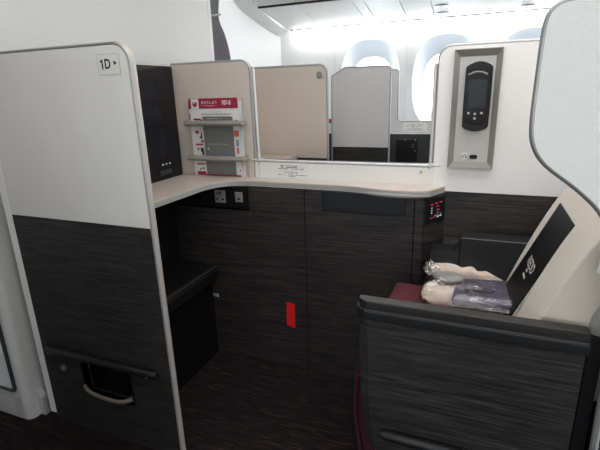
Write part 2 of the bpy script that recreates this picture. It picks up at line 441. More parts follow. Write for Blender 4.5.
A0, A1, AY, AT, ABN = -1.545, -.925, 1.035, 1.388, .853
t = thing('aisle_partition', (-1.23, 1.05, FZ), 'tall white and dark wood aisle partition with seat number 1D', 'partition')
SL = [(x, z) for x, z in rrect(A0, A1, ABN, AT, (0, 0, .05, 0), 8)]
obj('upper_panel', prism(SL, AY, AY + .028, 'XZ', bevel=.0015), 'white', t)
# lower wood panel with a real pocket opening
px0, px1, pz0, pz1 = -1.347, -1.105, .145, .288
bm = bmesh.new()
xs = [A0, px0, px1, A1]; zs = [FZ, pz0, pz1, ABN]
for i in range(3):
    for j in range(3):
        if i == 1 and j == 1: continue
        box(xs[i], xs[i + 1], AY, AY + .028, zs[j], zs[j + 1], bm=bm)
bmesh.ops.remove_doubles(bm, verts=bm.verts, dist=1e-5)
obj('lower_panel', bm, 'wood', t)
obj('rear_edge_strip', box(A0 - .032, A0, AY - .002, AY + .03, -.005, AT - .001, bevel=.002), 'whiter', t)  # light falling on the strip is put into its brighter white
path = [(A0 - .03, AY + .012, AT + .002)] + [(x, AY + .012, z) for x, z in rrect(A0, A1 + .004, FZ, AT + .004, (0, 0, .054, 0), 8) if x > A0 + .01][1:][::-1]
path = [(A0 - .03, AY + .012, AT + .004)] + [(A1 + .004 - .054 + .054 * math.cos(a), AY + .012, AT + .004 - .054 + .054 * math.sin(a)) for a in [math.radians(90 - 9 * k) for k in range(11)]] + [(A1 + .004, AY + .012, FZ + .003)]
obj('edge_trim', tube(path, .0135, n=14, flat=(1, .42)), 'trimwarm', t, smooth=True)
path2 = [(p[0] + (.002 if i else 0), p[1] - .0125, p[2]) for i, p in enumerate(path)]
edge_trim(path2, t, 'trim', .003, 'metal_bead')
bm = tube([(-1.492, AY - .014, .322), (-1.478, AY - .018, .320), (-1.2, AY - .018, .321), (-.985, AY - .018, .322), (-.97, AY - .014, .322)], [.012, .016, .016, .016, .012], n=14)
br = obj('bumper_rail', bm, 'dark', t, smooth=True)
obj('rail_screw', cyl((-1.0, AY - .036, .318), 'Y', .0028, .004), 'stud', br)
obj('rail_screw', cyl((-1.47, AY - .036, .318), 'Y', .0028, .004), 'stud', br)
# pocket: recess with pull lever
pk = obj('pocket_liner', None or (lambda b: (box(px0, px1, AY + .075, AY + .08, pz0, pz1, bm=b), box(px0 - .003, px0, AY + .003, AY + .08, pz0, pz1, bm=b), box(px1, px1 + .003, AY + .003, AY + .08, pz0, pz1, bm=b),
      box(px0, px1, AY + .003, AY + .08, pz0 - .003, pz0, bm=b), box(px0, px1, AY + .003, AY + .08, pz1, pz1 + .003, bm=b), b)[-1])(bmesh.new()), 'wood2', t)
obj('pocket_rim', tube([(x, AY - .001, z) for x, z in rrect(px0, px1, pz0, pz1, .012)], .003, closed=True), 'dark', t, smooth=True)
lv = smoothpath([Vector((-1.345, AY - .002, .178)), Vector((-1.325, AY - .012, .172)), Vector((-1.28, AY - .02, .166)), Vector((-1.20, AY - .02, .162)), Vector((-1.145, AY - .018, .168)), Vector((-1.11, AY - .003, .178))], 5)
obj('pull_lever', tube(lv, .0085, n=10, flat=(.8, 1)), 'lever', t, smooth=True)
lk = obj('release_button', cyl((-1.443, AY - .006, .236), 'Y', .013, .008, bevel=.001), 'stud', t)
obj('button_cap', cyl((-1.443, AY - .008, .236), 'Y', .006, .003), 'grey', lk)
sg = obj('seat_sign', prism(rrect(-1.034, -.954, 1.309, 1.364, .005), AY - .0015, AY + .0005, 'XZ'), 'sign', t, label='cream plate reading 1D with a small arrow')
text('letter', 'D', face_aisle(-1.0085, AY - .0018, 1.3365), .036, 'ink', sg, bold=.0010, sx=.84)
obj('numeral_one', prism([(-1.0185, 1.3235), (-1.0140, 1.3235), (-1.0140, 1.3500), (-1.0175, 1.3500), (-1.0235, 1.3455), (-1.0235, 1.3415), (-1.0185, 1.3440)], AY - .0021, AY - .0015, 'XZ'), 'ink', sg)
obj('sign_outline', tube([(x, AY - .001, z) for x, z in rrect(-1.034, -.954, 1.309, 1.364, .005)], .0009, closed=True, n=6), 'grey', sg)
bm = prism([(-.974, 1.3455), (-.974, 1.3335), (-.963, 1.3395)], AY - .0021, AY - .0015, 'XZ'); obj('arrow', bm, 'ink', sg)

# unseen partition across the aisle, added to shade the bulkhead column
t = thing('added_shade_partition', (-1.23, .46, FZ), 'unseen white and dark wood partition added across the aisle to shade the column', 'partition')
obj('upper_panel', prism(rrect(-1.56, -.95, ABN, 1.388, (0, 0, .05, 0), 8), .44, .468, 'XZ', bevel=.001), 'white', t)
obj('lower_panel', box(-1.56, -.95, .44, .468, FZ, ABN), 'wood', t)

# ------------------------------------------------------------------ monitor partition + screen
t = thing('monitor_partition', (-1.37, 1.4, FZ), 'beige partition behind the wall monitor at the foot of the suite', 'partition')
obj('upper_panel', box(-1.385, -1.36, 1.065, 1.79, .872, 1.379, bevel=.001), 'beige', t)
obj('lower_panel', box(-1.385, -1.36, 1.065, 1.79, FZ, .845), 'dark', t)  # footwell shade put into the colour: black instead of wood
edge_trim([(-1.372, 1.066, 1.379), (-1.372, 1.79, 1.379)], t, 'trim', .005)
t = thing('wall_monitor', (-1.35, 1.45, 1.12), 'black widescreen monitor on the partition at the far left', 'monitor')
MX = -1.358
bz = obj('bezel', prism(rrect(1.085, 1.775, .873, 1.372, .008), MX, MX + .02, 'YZ', bevel=.003), 'dark', t)
obj('screen', prism(rrect(1.155, 1.668, .968, 1.306, .003), MX + .0198, MX + .0215, 'YZ'), 'screen', t)
for k, y in enumerate((1.635, 1.66, 1.685)):
    obj('indicator', box(MX + .0195, MX + .0215, y - .004, y + .004, .940, .945), 'dotwhite', t)
obj('latch', box(MX + .0195, MX + .03, 1.60, 1.68, .898, .918, bevel=.003), 'char', t)

# ------------------------------------------------------------------ longitudinal magazine wall
CY = 1.79
t = thing('magazine_partition', (-1.15, CY, FZ), 'beige partition with rounded corner behind the magazine rack', 'partition')
obj('panel', prism(rrect(-1.36, -.952, .872, 1.377, (0, 0, .045, 0), 8), CY, CY + .028, 'XZ', bevel=.001), 'beige', t)
zz = lambda x0, r, top, bot, y: [(-1.36, y, top)] + [(x0 - r + r * math.cos(a), y, top - r + r * math.sin(a)) for a in [math.radians(90 - 9 * k) for k in range(11)]] + [(x0, y, bot)]
edge_trim(zz(-.948, .048, 1.381, .872, CY + .010), t, 'trim', .006)
edge_trim(zz(-.941, .048, 1.379, .872, CY + .022), t, 'trimlight', .004, 'metal_bead')
# magazine rack
def rack(x0, x1, y, zz_, label, cat='rack', group=None):
    t = thing('magazine_rack', ((x0 + x1) / 2, y, zz_[1]), label, cat)
    for z in zz_:
        dx = 0
        r_ = [(x0, y + .026, z), (x0 + .002, y + .004, z), (x0 + .012, y - .004, z), (x1 - .012, y - .004, z), (x1 - .002, y + .004, z), (x1, y + .026, z)]
        obj('rail', tube(smoothpath([Vector(p) for p in r_], 4), .0175, n=12, flat=(.7, 1)), 'taupe', t, smooth=True)
    return t
rk = rack(-1.266, -.984, 1.757, (1.118, .959), 'pair of taupe rails holding magazines on the beige partition')
bm = bmesh.new(); rg = random.Random(3)
print_lines(-1.115, .966, .045, .006, 1.7402, rg, bm); print_lines(-1.105, .957, .11, .005, 1.7402, rg, bm)
obj('rail_print', bm, 'ink', rk)

# safety card (front, white with crimson header)
def booklet(name, x0, x1, z0, z1, y0, y1, label, cat, m='paper', tilt=0, org=None):
    t = thing(name, ((x0 + x1) / 2, (y0 + y1) / 2, z0), label, cat)
    obj('cover', box(x0, x1, y0, y1, z0, z1, bevel=.0006), m, t)
    return t
sc = booklet('safety_card', -1.262, -1.006, .873, 1.228, 1.775, 1.778, 'white safety card with crimson 787 header standing in the rack', 'card')
obj('header_band', box(-1.262, -1.006, 1.7738, 1.775, 1.183, 1.228), 'red', sc)
obj('logo_patch', box(-1.250, -1.210, 1.7726, 1.7738, 1.183, 1.226), 'paper', sc)
bm = bmesh.new()
CXL, CZL = -1.230, 1.2045
tube([(CXL + .010 * math.cos(a), 1.7722, CZL + .010 * math.sin(a)) for a in [math.radians(130 + 28 * k) for k in range(11)]], [.002 + .0022 * math.sin(math.pi * k / 10) for k in range(11)], bm=bm, n=6, flat=(.3, 1))
obj('round_crest', bm, 'red', sc)
obj('crest_wing', tube([(CXL - .006, 1.7722, CZL - .006), (CXL + .003, 1.7722, CZL), (CXL + .009, 1.7722, CZL + .009)], [.003, .0055, .001], n=6, flat=(.3, 1)), 'red', sc)
text('header_text', '安全のしおり', face_aisle(-1.196, 1.7733, 1.209), .0155, 'paper', sc, sx=.92)
bm = bmesh.new(); print_lines(-1.155, 1.195, .080, .003, 1.7737, rg, bm); obj('header_print', bm, 'paper', sc)
text('aircraft_number', '787-8', face_aisle(-1.088, 1.7733, 1.2065), .026, 'paper', sc, bold=.0007, sx=.78)
bm = bmesh.new()
for (z, w, h) in ((1.168, .07, .003), (1.158, .16, .007), (1.148, .15, .003)): print_lines(-1.12, z, w, h, 1.7747, rg, bm)
obj('title_print', bm, 'inkgrey', sc)
def patches(name, rr, m, parent, y=1.7749):
    for r in rr: obj(name, strips([r], y), m, parent)
patches('red_box', [(-1.246, -1.206, 1.131, 1.139), (-1.246, -1.206, 1.016, 1.024), (-1.250, -1.203, .876, .893), (-1.20, -1.012, .874, .882), (-1.242, -1.224, 1.070, 1.084), (-1.215, -1.200, 1.030, 1.040), (-1.248, -1.204, .925, .931), (-1.212, -1.200, 1.104, 1.134), (-1.240, -1.228, .995, 1.003)], 'red', sc)
patches('pictogram', [(-1.243, -1.224, 1.108, 1.122), (-1.213, -1.206, 1.045, 1.075), (-1.221, -1.209, 1.050, 1.058), (-1.220, -1.204, .985, 1.005), (-1.214, -1.204, .970, .985), (-1.236, -1.228, .900, .908), (-1.220, -1.211, .903, .912), (-1.018, -1.012, .900, .906)], 'ink', sc)
patches('orange_picture', [(-1.034, -1.010, 1.058, 1.086), (-1.026, -1.015, .980, 1.008)], 'orange', sc)
patches('dark_picture', [(-1.027, -1.013, 1.014, 1.044), (-1.028, -1.010, 1.112, 1.132)], 'inkgrey', sc)
bk = booklet('rear_leaflet', -1.272, -.992, .873, 1.215, 1.783, 1.785, 'white leaflet mostly hidden behind the safety card', 'leaflet')
patches('crimson_corner', [(-1.272, -1.23, 1.180, 1.215), (-1.272, -1.23, 1.135, 1.160)], 'red', bk, 1.7829)
gb = booklet('grey_booklet', -1.192, -1.035, .882, 1.147, 1.7665, 1.7715, 'plain mid grey booklet held by the rack rails', 'booklet', 'brochure')
bm = bmesh.new(); print_lines(-1.122, 1.024, .105, .0035, 1.7664, rg, bm); obj('cover_print', bm, 'grey', gb)
bm = bmesh.new(); print_lines(-1.125, 1.139, .08, .0035, 1.7664, rg, bm); obj('heading_print', bm, 'grey', gb)
obj('round_mark', cyl((-1.172, 1.7660, 1.003), 'Y', .0055, .0006), 'grey', gb)
# clear plastic pen clip at the right of the card
tag(obj('rack_wire', tube([(-.985, 1.781, 1.225), (-.978, 1.776, 1.19), (-.982, 1.77, 1.12), (-.975, 1.768, 1.0), (-.972, 1.776, .875)], .0025), 'stud', smooth=True), 'thin bent metal wire beside the safety card in the rack', 'wire')

# ------------------------------------------------------------------ centre divider with lowered privacy screen
t = thing('centre_divider', (-.55, CY, FZ), 'low white divider wall with grey U-shaped frame above the counter', 'divider')
obj('sill_panel', box(-.946, -.1605, CY, CY + .03, .872, .944, bevel=.001), 'white', t)
obj('sill_seam', box(-.925, -.9235, CY - .0006, CY, .873, .943), 'taupe', t)
fr = [(-.925, CY + .006, 1.352), (-.923, CY + .006, .965)]
path = [(-.930, CY + .004, 1.350), (-.925, CY + .004, .966), (-.919, CY + .004, .955), (-.905, CY + .004, .951), (-.19, CY + .004, .951), (-.178, CY + .004, .957), (-.172, CY + .004, .97), (-.1735, CY + .004, 1.33)]
obj('frame', tube(smoothpath([Vector(p) for p in path], 3), .0062, n=10), 'trimlight', t, smooth=True)
path = [(p[0] + (-.012 if p[0] < -.8 else .0), p[1] + .022, p[2]) for p in path]
obj('rear_frame', tube(smoothpath([Vector(p) for p in path], 3), .006, n=8), 'trim', t, smooth=True)
obj('guide_slot', box(-.90, -.19, CY + .012, CY + .02, .944, .9575), 'char', t)
pc = obj('placard', box(-.845, -.682, CY - .001, CY + .0005, .876, .937), 'paper', t, label='small white notice with fine print')
bm = bmesh.new()
for k, (z, w) in enumerate(((.931, .085), (.924, .11), (.9175, .13), (.9105, .01), (.903, .08), (.897, .045), (.890, .14), (.8835, .03))):
    print_lines(-.762 - (.015 if k == 0 else 0), z, w, .0045 if k < 3 else .0035, CY - .0009, rg, bm)
obj('placard_print', bm, 'ink', pc)
obj('latch_stud', cyl((-.206, CY - .003, .925), 'Y', .006, .004, bevel=.001), 'gold', t)

# ------------------------------------------------------------------ handset wall behind the seat console
t = thing('handset_partition', (.3, CY + .015, FZ), 'white and dark wood partition carrying the handset, right of the divider', 'partition')
obj('upper_panel', prism(rrect(-.160, 1.1, ABN, 1.385, (0, 0, 0, .045), 8), CY, CY + .03, 'XZ', bevel=.001), 'whiter', t)
obj('lower_panel', box(-.112, 1.1, CY, CY + .03, FZ, ABN), 'wood2', t)
path = [(-.162, CY + .006, .95), (-.162, CY + .006, 1.342)] + [(-.162 + .046 - .046 * math.cos(a), CY + .006, 1.342 + .046 * math.sin(a)) for a in [math.radians(9 * k) for k in range(1, 11)]] + [(1.1, CY + .006, 1.388)]
edge_trim(path, t, 'trim', .004)
edge_trim([(p[0] - .001, p[1] + .018, p[2] + .003) for p in path], t, 'trimlight', .005, 'metal_bead')

# handset holder
t = thing('handset_holder', (-.03, CY, .95), 'tall taupe and grey framed holder on the white partition', 'holder')
o0 = (-.109, .053, .947, 1.374); i0 = (-.086, .030, .974, 1.345)
bm = bmesh.new()
ring = lambda r, y: [bm.verts.new(p) for p in ((r[0], y, r[2]), (r[1], y, r[2]), (r[1], y, r[3]), (r[0], y, r[3]))]
a_, b_, c_ = ring(o0, CY), ring((o0[0] + .003, o0[1] - .003, o0[2] + .003, o0[3] - .003), CY - .016), ring(i0, CY - .004)
for A, B in ((a_, b_), (b_, c_)):
    for k in range(4): bm.faces.new((A[k], A[(k + 1) % 4], B[(k + 1) % 4], B[k]))
obj('surround', bm, 'taupe', t)
obj('back_plate', box(i0[0] - .002, i0[1] + .002, CY - .005, CY, i0[2] - .002, i0[3] + .002), 'grey', t)
jk = obj('jack_icon', prism(rrect(-.060, -.039, .981, 1.006, .004), CY - .0062, CY - .0048, 'XZ'), 'paper', t)
bm = tube([(-.0495 + .0062 * math.cos(a), CY - .0066, .993 + .0065 * math.sin(a)) for a in [math.radians(-20 + 22 * k) for k in range(11)]], .0010, n=6)
box(-.0575, -.0535, CY - .0068, CY - .0062, .986, .993, bm=bm); box(-.0455, -.0415, CY - .0068, CY - .0062, .986, .993, bm=bm)
obj('headphone_mark', bm, 'ink', jk)
obj('headphone_socket', prism(rrect(-.031, -.003, .984, .999, .007), CY - .0075, CY - .0048, 'XZ', bevel=.001), 'dark', t)
# handset
t = thing('control_handset', (-.024, CY - .02, 1.09), 'black entertainment handset clipped in the holder on the white partition', 'handset')
def hs_outline(x0, x1, z0, z1, bulge_t, bulge_b, r=.008, n=8):
    o = []
    for k in range(n + 1):
        u = k / n; o.append((x0 + r + (x1 - x0 - 2 * r) * u, z0 - bulge_b * math.sin(math.pi * u)))
    o += [(x1, z0 + r), (x1 + .001, (z0 + z1) / 2), (x1, z1 - r)]
    for k in range(n + 1):
        u = k / n; o.append((x1 - r - (x1 - x0 - 2 * r) * u, z1 + bulge_t * math.sin(math.pi * u)))
    o += [(x0, z1 - r), (x0 - .001, (z0 + z1) / 2), (x0, z0 + r)]
    return o
obj('cradle', prism(hs_outline(-.066, .024, 1.096, 1.318, .012, .010), CY - .014, CY - .003, 'XZ', bevel=.002), 'dark', t)
obj('body', prism(hs_outline(-.058, .017, 1.118, 1.298, .010, .008), CY - .034, CY - .012, 'XZ', bevel=.004), 'dark', t, smooth=True)
obj('display', prism(rrect(-.050, .009, 1.170, 1.268, .003), CY - .0352, CY - .0335, 'XZ'), 'screen', t)
arc = [(-.056 + .064 * u, CY - .036, 1.284 + .010 * math.sin(math.pi * u)) for u in [k / 10 for k in range(11)]]
obj('silver_arc', tube(arc, .0032, n=8, flat=(.4, 1)), 'greyd', t, smooth=True)
for (x, z) in ((-.046, 1.153), (-.024, 1.150), (-.002, 1.153), (-.024, 1.134)):
    obj('button', cyl((x, CY - .0362, z), 'Y', .0042, .002, n=12), 'grey', t)

# ------------------------------------------------------------------ side console cabinet
FY = 1.70
t = thing('side_console', (-.75, 1.74, FZ), 'dark wood console cabinet under the countertop with recess and sockets', 'cabinet')
foot = [(-1.355, FY + .012), (-.197, FY + .012), (-.205, FY + .012), (-.122, 1.788), (-1.355, 1.788)]
obj('carcass', prism([(-1.355, FY + .008), (-.177, FY + .008), (-.113, 1.788), (-1.355, 1.788)], FZ, .846, 'XY'), 'darkgap', t)
g = .0018
def panel(name, x0, x1, z0, z1, m='wood2', y=FY, th=.009): return obj(name, box(x0 + g, x1 - g, y, y + th, z0 + g, z1 - g, bevel=.0006), m, t)
panel('front_panel', -1.355, -.672, FZ, .57)
panel('front_panel', -1.355, -.672, .57, .735)
panel('front_panel', -.943, -.672, .735, .847)
obj('front_panel', prism([(-.672 + g, FZ), (-.213 - g, FZ), (-.213 - g, .846), (-.247, .846), (-.247, .762), (-.592, .762), (-.592, .846), (-.672 + g, .846)], FY, FY + .009), 'wood2', t)
panel('front_panel', -.213, -.178, FZ, .847)
obj('recess_back', box(-.592, -.247, FY + .0075, FY + .0080, .762, .847), 'slate', t)
obj('recess_flap', box(-.590, -.249, FY + .002, FY + .0075, .764, .845, bevel=.001), 'slate', t)
# angled end
BX = -.178
dx, dy = (-.109 - BX), (1.788 - FY); ln = math.hypot(dx, dy); ux, uy = dx / ln, dy / ln
def end_prism(s0, s1, z0, z1, off, th, bevel=0):
    P = lambda s, o: (BX + ux * s + uy * o, FY + uy * s - ux * o)
    return prism([P(s0, off), P(s1, off), P(s1, off + th), P(s0, off + th)], z0, z1, 'XY', None, bevel)
obj('end_panel', end_prism(0, ln - .002, FZ, .847, -.003, .006), 'wood2', t)
sp = obj('socket_panel', prism(rrect(-1.34, -.945, .745, .847, (0, .012, 0, 0)), FY - .006, FY + .006, 'XZ', bevel=.001), 'dark', t)
# seat control touch panel
t2 = thing('seat_control_panel', (-.16, 1.73, .74), 'black backlit seat control panel on the angled console end', 'control panel')
obj('plate', end_prism(.006, .104, .738, .838, .0035, .005, .0015), 'dark', t2)
def dot(name, s, z, w, h, m):
    bm = end_prism(s - w / 2, s + w / 2, z - h / 2, z + h / 2, .0083, .0008); return obj(name, bm, m, t2)
for (s, z) in ((.034, .812), (.058, .815), (.082, .817)): dot('red_icon', s, z, .014, .005, 'dotred')
for (s, z) in ((.034, .798), (.034, .788), (.034, .778)): dot('white_icon', s, z, .005, .005, 'dotwhite')
for (s, z) in ((.065, .802), (.068, .788)): dot('seat_icon', s, z, .016, .004, 'dotred')
for (s, z, w) in ((.068, .776, .012), (.058, .766, .018), (.085, .772, .006)): dot('seat_outline_icon', s, z, w, .003, 'lens')
for (s, z) in ((.034, .757), (.048, .760)): dot('recline_icon', s, z, .010, .004, 'dotred')
for (s, z) in ((.068, .760), (.083, .763)): dot('flat_icon', s, z, .010, .006, 'dotwhite')
# power socket and usb socket
t3 = thing('power_socket', (-1.082, FY - .006, .768), 'grey three-pin power socket under the counter', 'socket')
obj('plate', box(-1.110, -1.056, FY - .011, FY - .006, .767, .826, bevel=.002), 'greyd', t3)
for (x, z, w, h) in ((-1.083, .812, .009, .013), (-1.098, .784, .012, .007), (-1.068, .784, .012, .007), (-1.098, .812, .006, .006)):
    obj('pin_slot', box(x - w / 2, x + w / 2, FY - .0115, FY - .0105, z - h / 2, z + h / 2), 'dark', t3)
t3 = thing('usb_socket', (-.985, FY - .006, .778), 'smaller grey socket plate with one slot, right of the power socket', 'socket')
obj('plate', box(-1.004, -.966, FY - .011, FY - .006, .775, .822, bevel=.003), 'greyd', t3)
obj('slot', box(-.992, -.978, FY - .0115, FY - .0105, .787, .795), 'dark', t3)
obj('icon', cyl((-.985, FY - .0115, .806), 'Y', .005, .001, n=12), 'greyd', t3)
# red strap and small grey label plate
rt = obj('red_pull_tab', prism([(-.777, .188), (-.735, .180), (-.733, .305), (-.775, .306)], FY - .0035, FY - .0005, 'XZ', bevel=.0006), 'redtag')
tag(rt, 'bright red strap tab stuck low on the dark console', 'strap')
t3 = thing('label_plate', (-1.178, FY, .285), 'tiny grey label plate low on the console beside the ottoman', 'label')
obj('plate', prism([(-1.213, .281), (-1.145, .276), (-1.144, .291), (-1.212, .297)], FY - .003, FY, 'XZ', bevel=.001), 'grey', t3)
obj('print', strips([(-1.205, -1.155, .2855, .2885)], FY - .003), 'ink', t3)

# countertop
edge = [(-1.092, 1.068), (-1.094, 1.197), (-1.096, 1.316), (-1.090, 1.453), (-1.088, 1.553), (-1.075, 1.615), (-1.045, 1.668), (-.99, 1.700), (-.92, 1.708), (-.80, 1.708), (-.65, 1.707), (-.52, 1.707), (-.455, 1.700), (-.40, 1.684), (-.34, 1.670), (-.27, 1.666), (-.20, 1.672), (-.160, 1.692)]
edge = [tuple(q) for q in smoothpath([Vector(p) for p in edge], 3)]
outl = edge + [(-.112, 1.789), (-1.355, 1.789), (-1.355, 1.068)]
t = thing('countertop', (-1.2, 1.4, .85), 'beige L-shaped countertop with grey edge below the monitor and divider', 'countertop')
obj('surface', prism(outl, .868, .8732, 'XY'), 'counter', t)
obj('edge_band', prism(outl, .848, .8682, 'XY', bevel=.001), 'edge', t)
lip = [e for e in edge if e[0] > -.47]
obj('finger_lip', tube([(p[0], p[1] + .006, .853) for p in lip], [.0045 + .006 * math.sin(math.pi * k / (len(lip) - 1)) for k in range(len(lip))], n=8), 'edge', t, smooth=True)

# ottoman in the footwell
t = thing('ottoman', (-1.25, 1.38, FZ), 'low black leather footrest bench in the dark footwell', 'ottoman')
obj('base', box(-1.355, -1.17, 1.07, 1.69, FZ, .36), 'darkgap', t)  # black box stands for the shade beneath the cushion
obj('cushion', prism([(-1.355, .36), (-1.15, .36), (-1.132, .38), (-1.135, .425), (-1.155, .448), (-1.355, .465)], 1.07, 1.692, 'XZ', bevel=.008, seg=3), 'shadeblack', t, smooth=True)
obj('edge_highlight', tube([(-1.142, 1.075, .443), (-1.142, 1.688, .443)], .0035), 'char', t, smooth=True)  # lighter tube stands for the highlight along the top edge

# ------------------------------------------------------------------ near arm box (aisle side of the seat)
t = thing('aisle_armrest_box', (0, 1.07, FZ), 'dark wood armrest box with black padded top facing the aisle', 'armrest')
def boxplan(z, dx=0): return [(-.270 + dx, 1.070), (-.270 + dx, 1.064), (-.264 + dx, 1.051), (-.240 + dx, 1.038), (.262, 1.038), (.262, 1.070)]
bm = bmesh.new(); L_ = []
for (z, d) in ((.225, .050), (.25, .034), (.29, .022), (.40, .008), (.66, 0)):
    L_.append([bm.verts.new((p[0], p[1], z)) for p in boxplan(z, d)])
for A, B in zip(L_, L_[1:]):
    for k in range(6): bm.faces.new((A[k], A[(k + 1) % 6], B[(k + 1) % 6], B[k]))
bm.faces.new(L_[0][::-1]); bm.faces.new(L_[-1])
obj('side_panel', bm, 'wood', t)
obj('base', box(-.17, .262, 1.05, 1.085, FZ, .24), 'darkgap', t)
# padded top: dark outer lip + browner top
lipo = [(-.274, 1.074), (-.274, 1.060), (-.267, 1.043), (-.248, 1.031), (.268, 1.031), (.268, 1.074)]
obj('pad_lip', prism(lipo, .660, .692, 'XY', bevel=.006, seg=3), 'leather', t, smooth=True)
lipt = [(-.268, 1.072), (-.268, 1.060), (-.262, 1.047), (-.244, 1.036), (.266, 1.038), (.266, 1.072)]
obj('pad_top', prism(lipt, .688, .715, 'XY', bevel=.009, seg=3), 'padtop', t, smooth=True)
obj('stitching', tube([(-.245, 1.0305, .686), (.262, 1.0305, .686)], .0012, n=6), 'char', t)
obj('bumper_rail', tube([(-.193, 1.024, .316), (-.178, 1.020, .316), (.05, 1.020, .316), (.25, 1.020, .316), (.262, 1.024, .316)], [.010, .015, .015, .015, .010], n=14), 'leather', t, smooth=True)
obj('seam', box(.2625, .268, 1.045, 1.085, FZ, .66), 'darkgap', t)

# ------------------------------------------------------------------ seat
t = thing('seat', (0, 1.35, FZ), 'maroon suite seat with beige covered backrest and black far armrest', 'seat')
def soft_box(x0, x1, y0, y1, z0, z1, bev, bulge=0, cuts=10, seed=0):
    bm = bmesh.new()
    bmesh.ops.create_cube(bm, size=1)
    bmesh.ops.bevel(bm, geom=bm.edges[:], offset=bev / max(x1 - x0, .01) * .999 if 0 else .0001, segments=1, affect='EDGES') if 0 else None
    bm.free(); bm = box(x0, x1, y0, y1, z0, z1, bevel=bev, seg=4)
    bmesh.ops.triangulate(bm, faces=[f for f in bm.faces if len(f.verts) > 4])
    return bm
obj('cushion', soft_box(-.262, .22, 1.095, 1.615, .395, .525, .035), 'seatred', t, smooth=True)
obj('legrest', prism([(-.287, .45), (-.278, .48), (-.255, .47), (-.235, .40), (-.175, .02), (-.210, .01), (-.260, .15), (-.288, .30)], 1.10, 1.60, 'XZ', bevel=.010, seg=3), 'maroon', t, smooth=True)
obj('legrest_fold', tube(smoothpath([Vector(p) for p in ((-.278, 1.10, .44), (-.284, 1.098, .38), (-.283, 1.096, .30), (-.272, 1.096, .2), (-.255, 1.096, .1))], 4), .007, n=8), 'maroon', t, smooth=True)
obj('seat_base', box(-.15, .5, 1.10, 1.66, FZ, .40), 'darkgap', t)
obj('side_skirt', box(-.222, .26, 1.088, 1.10, .03, .40, bevel=.003), 'maroon', t)
# backrest: profile in XZ, extruded across Y, soft edges
bp = [(.118, .545), (.150, .640), (.196, .765), (.240, .868), (.282, .945), (.34, 1.03), (.42, 1.13), (.47, 1.16), (.56, 1.14), (.60, 1.08), (.50, .80), (.36, .52), (.16, .50)]
bp = [tuple(q) for q in smoothpath([Vector(p) for p in bp + [bp[0]]], 3)][:-1]
obj('backrest', prism(bp, 1.10, 1.612, 'XZ', bevel=.018, seg=3), 'cover', t, smooth=True)
obj('far_armrest', prism([(-.036, .50), (.42, .50), (.42, .724), (-.036, .724)], 1.615, 1.70, 'XZ', bevel=.008, seg=3), 'leather', t, smooth=True)
obj('armrest_step', prism([(-.135, .50), (-.036, .50), (-.036, .700), (-.044, .676), (-.060, .668), (-.135, .664)], 1.615, 1.70, 'XZ', bevel=.004), 'leather', t, smooth=True)
obj('armrest_back_panel', box(-.104, .5, 1.702, 1.788, .40, .667, bevel=.002), 'wood2', t)
# grey fleece bolster and paper tag on the backrest side
def pillow(cx, cy, cz, sx, sy, sz, rot=Matrix.Identity(3), amp=.006, fq=18, n=36, p=.55, seed=0, flat=None):
    bm = bmesh.new(); rows = []
    for i in range(n // 2 + 1):
        ph = -math.pi / 2 + math.pi * i / (n // 2); row = []
        for k in range(n):
            th = 2 * math.pi * k / n
            f = lambda v, e: (abs(v) ** e) * (1 if v >= 0 else -1)
            q = Vector((f(math.cos(ph), .8) * f(math.cos(th), p) * sx, f(math.cos(ph), .8) * f(math.sin(th), p) * sy, f(math.sin(ph), .9) * sz))
            nz = noise.noise_vector(q * fq + Vector((seed, seed, 0)))
            q += nz * amp
            row.append(bm.verts.new(rot @ q + Vector((cx, cy, cz))))
        rows.append(row)
    for A, B in zip(rows, rows[1:]):
        for k in range(n): bm.faces.new((A[k], A[(k + 1) % n], B[(k + 1) % n], B[k]))
    bmesh.ops.remove_doubles(bm, verts=bm.verts, dist=1e-5)
    return bm
tb = thing('grey_bolster', (.33, 1.13, .70), 'fluffy light grey pillow wedged between backrest and near shell', 'pillow')
obj('pillow_body', pillow(.365, 1.10, .735, .075, .03, .105, Matrix.Rotation(.6, 3, 'Y'), .010, 14, seed=3), 'bolster', tb, smooth=True)
bm = prism([(.262, .848), (.30, .84), (.31, .925), (.270, .925)], 1.070, 1.0715, 'XZ')
pt = obj('care_label', bm, 'paper', tb)
text('label_mark', 'Z5', face_aisle(.267, 1.0695, .885), .034, 'ink', pt, sx=.7)

# black folder card leaning on the backrest
c0 = Vector((.116, 1.290, .575)); up = Vector((.122, 0, .285)).normalized()
Wd, Ht = .245, .343
nrm = Vector((-up.z, 0, up.x))
Mx = Matrix(((0, up.x, nrm.x, 0), (-1, 0, 0, 0), (0, up.z, nrm.z, 0), (0, 0, 0, 1)))
Mx = Matrix.Translation(c0 + Vector((0, Wd, 0))) @ Mx      # local x: far->near, y: up the slope, z: towards viewer side
t = thing('black_folder', tuple(c0 + Vector((0, Wd / 2, 0))), 'large black folder with white lettering leaning on the beige backrest', 'folder')
def lbox(x0, x1, y0, y1, z0, z1, bev=0):
    bm = prism([(x0, y0), (x1, y0), (x1, y1), (x0, y1)], z0, z1, 'XY', None, bev); bmesh.ops.transform(bm, matrix=Mx, verts=bm.verts); return bm
obj('cover', lbox(0, Wd, 0, Ht, .0, .003, .0005), 'black', t)
obj('page_edge', lbox(.001, Wd + .006, .001, Ht + .003, -.0075, -.0002, .0008), 'ivory', t)
text('title', 'REDD', Mx @ Matrix.Translation((Wd * .50, Ht * .46, .0032)), .042, 'ivory', t, 'CENTER', sx=1.05)
text('subtitle', '0339', Mx @ Matrix.Translation((Wd * .48, Ht * .395, .0032)), .013, 'ivory', t, 'CENTER')
bm = lbox(Wd * .42, Wd * .60, Ht * .335, Ht * .36, .0031, .0034); 
obj('small_mark', bm, 'ivory', t)
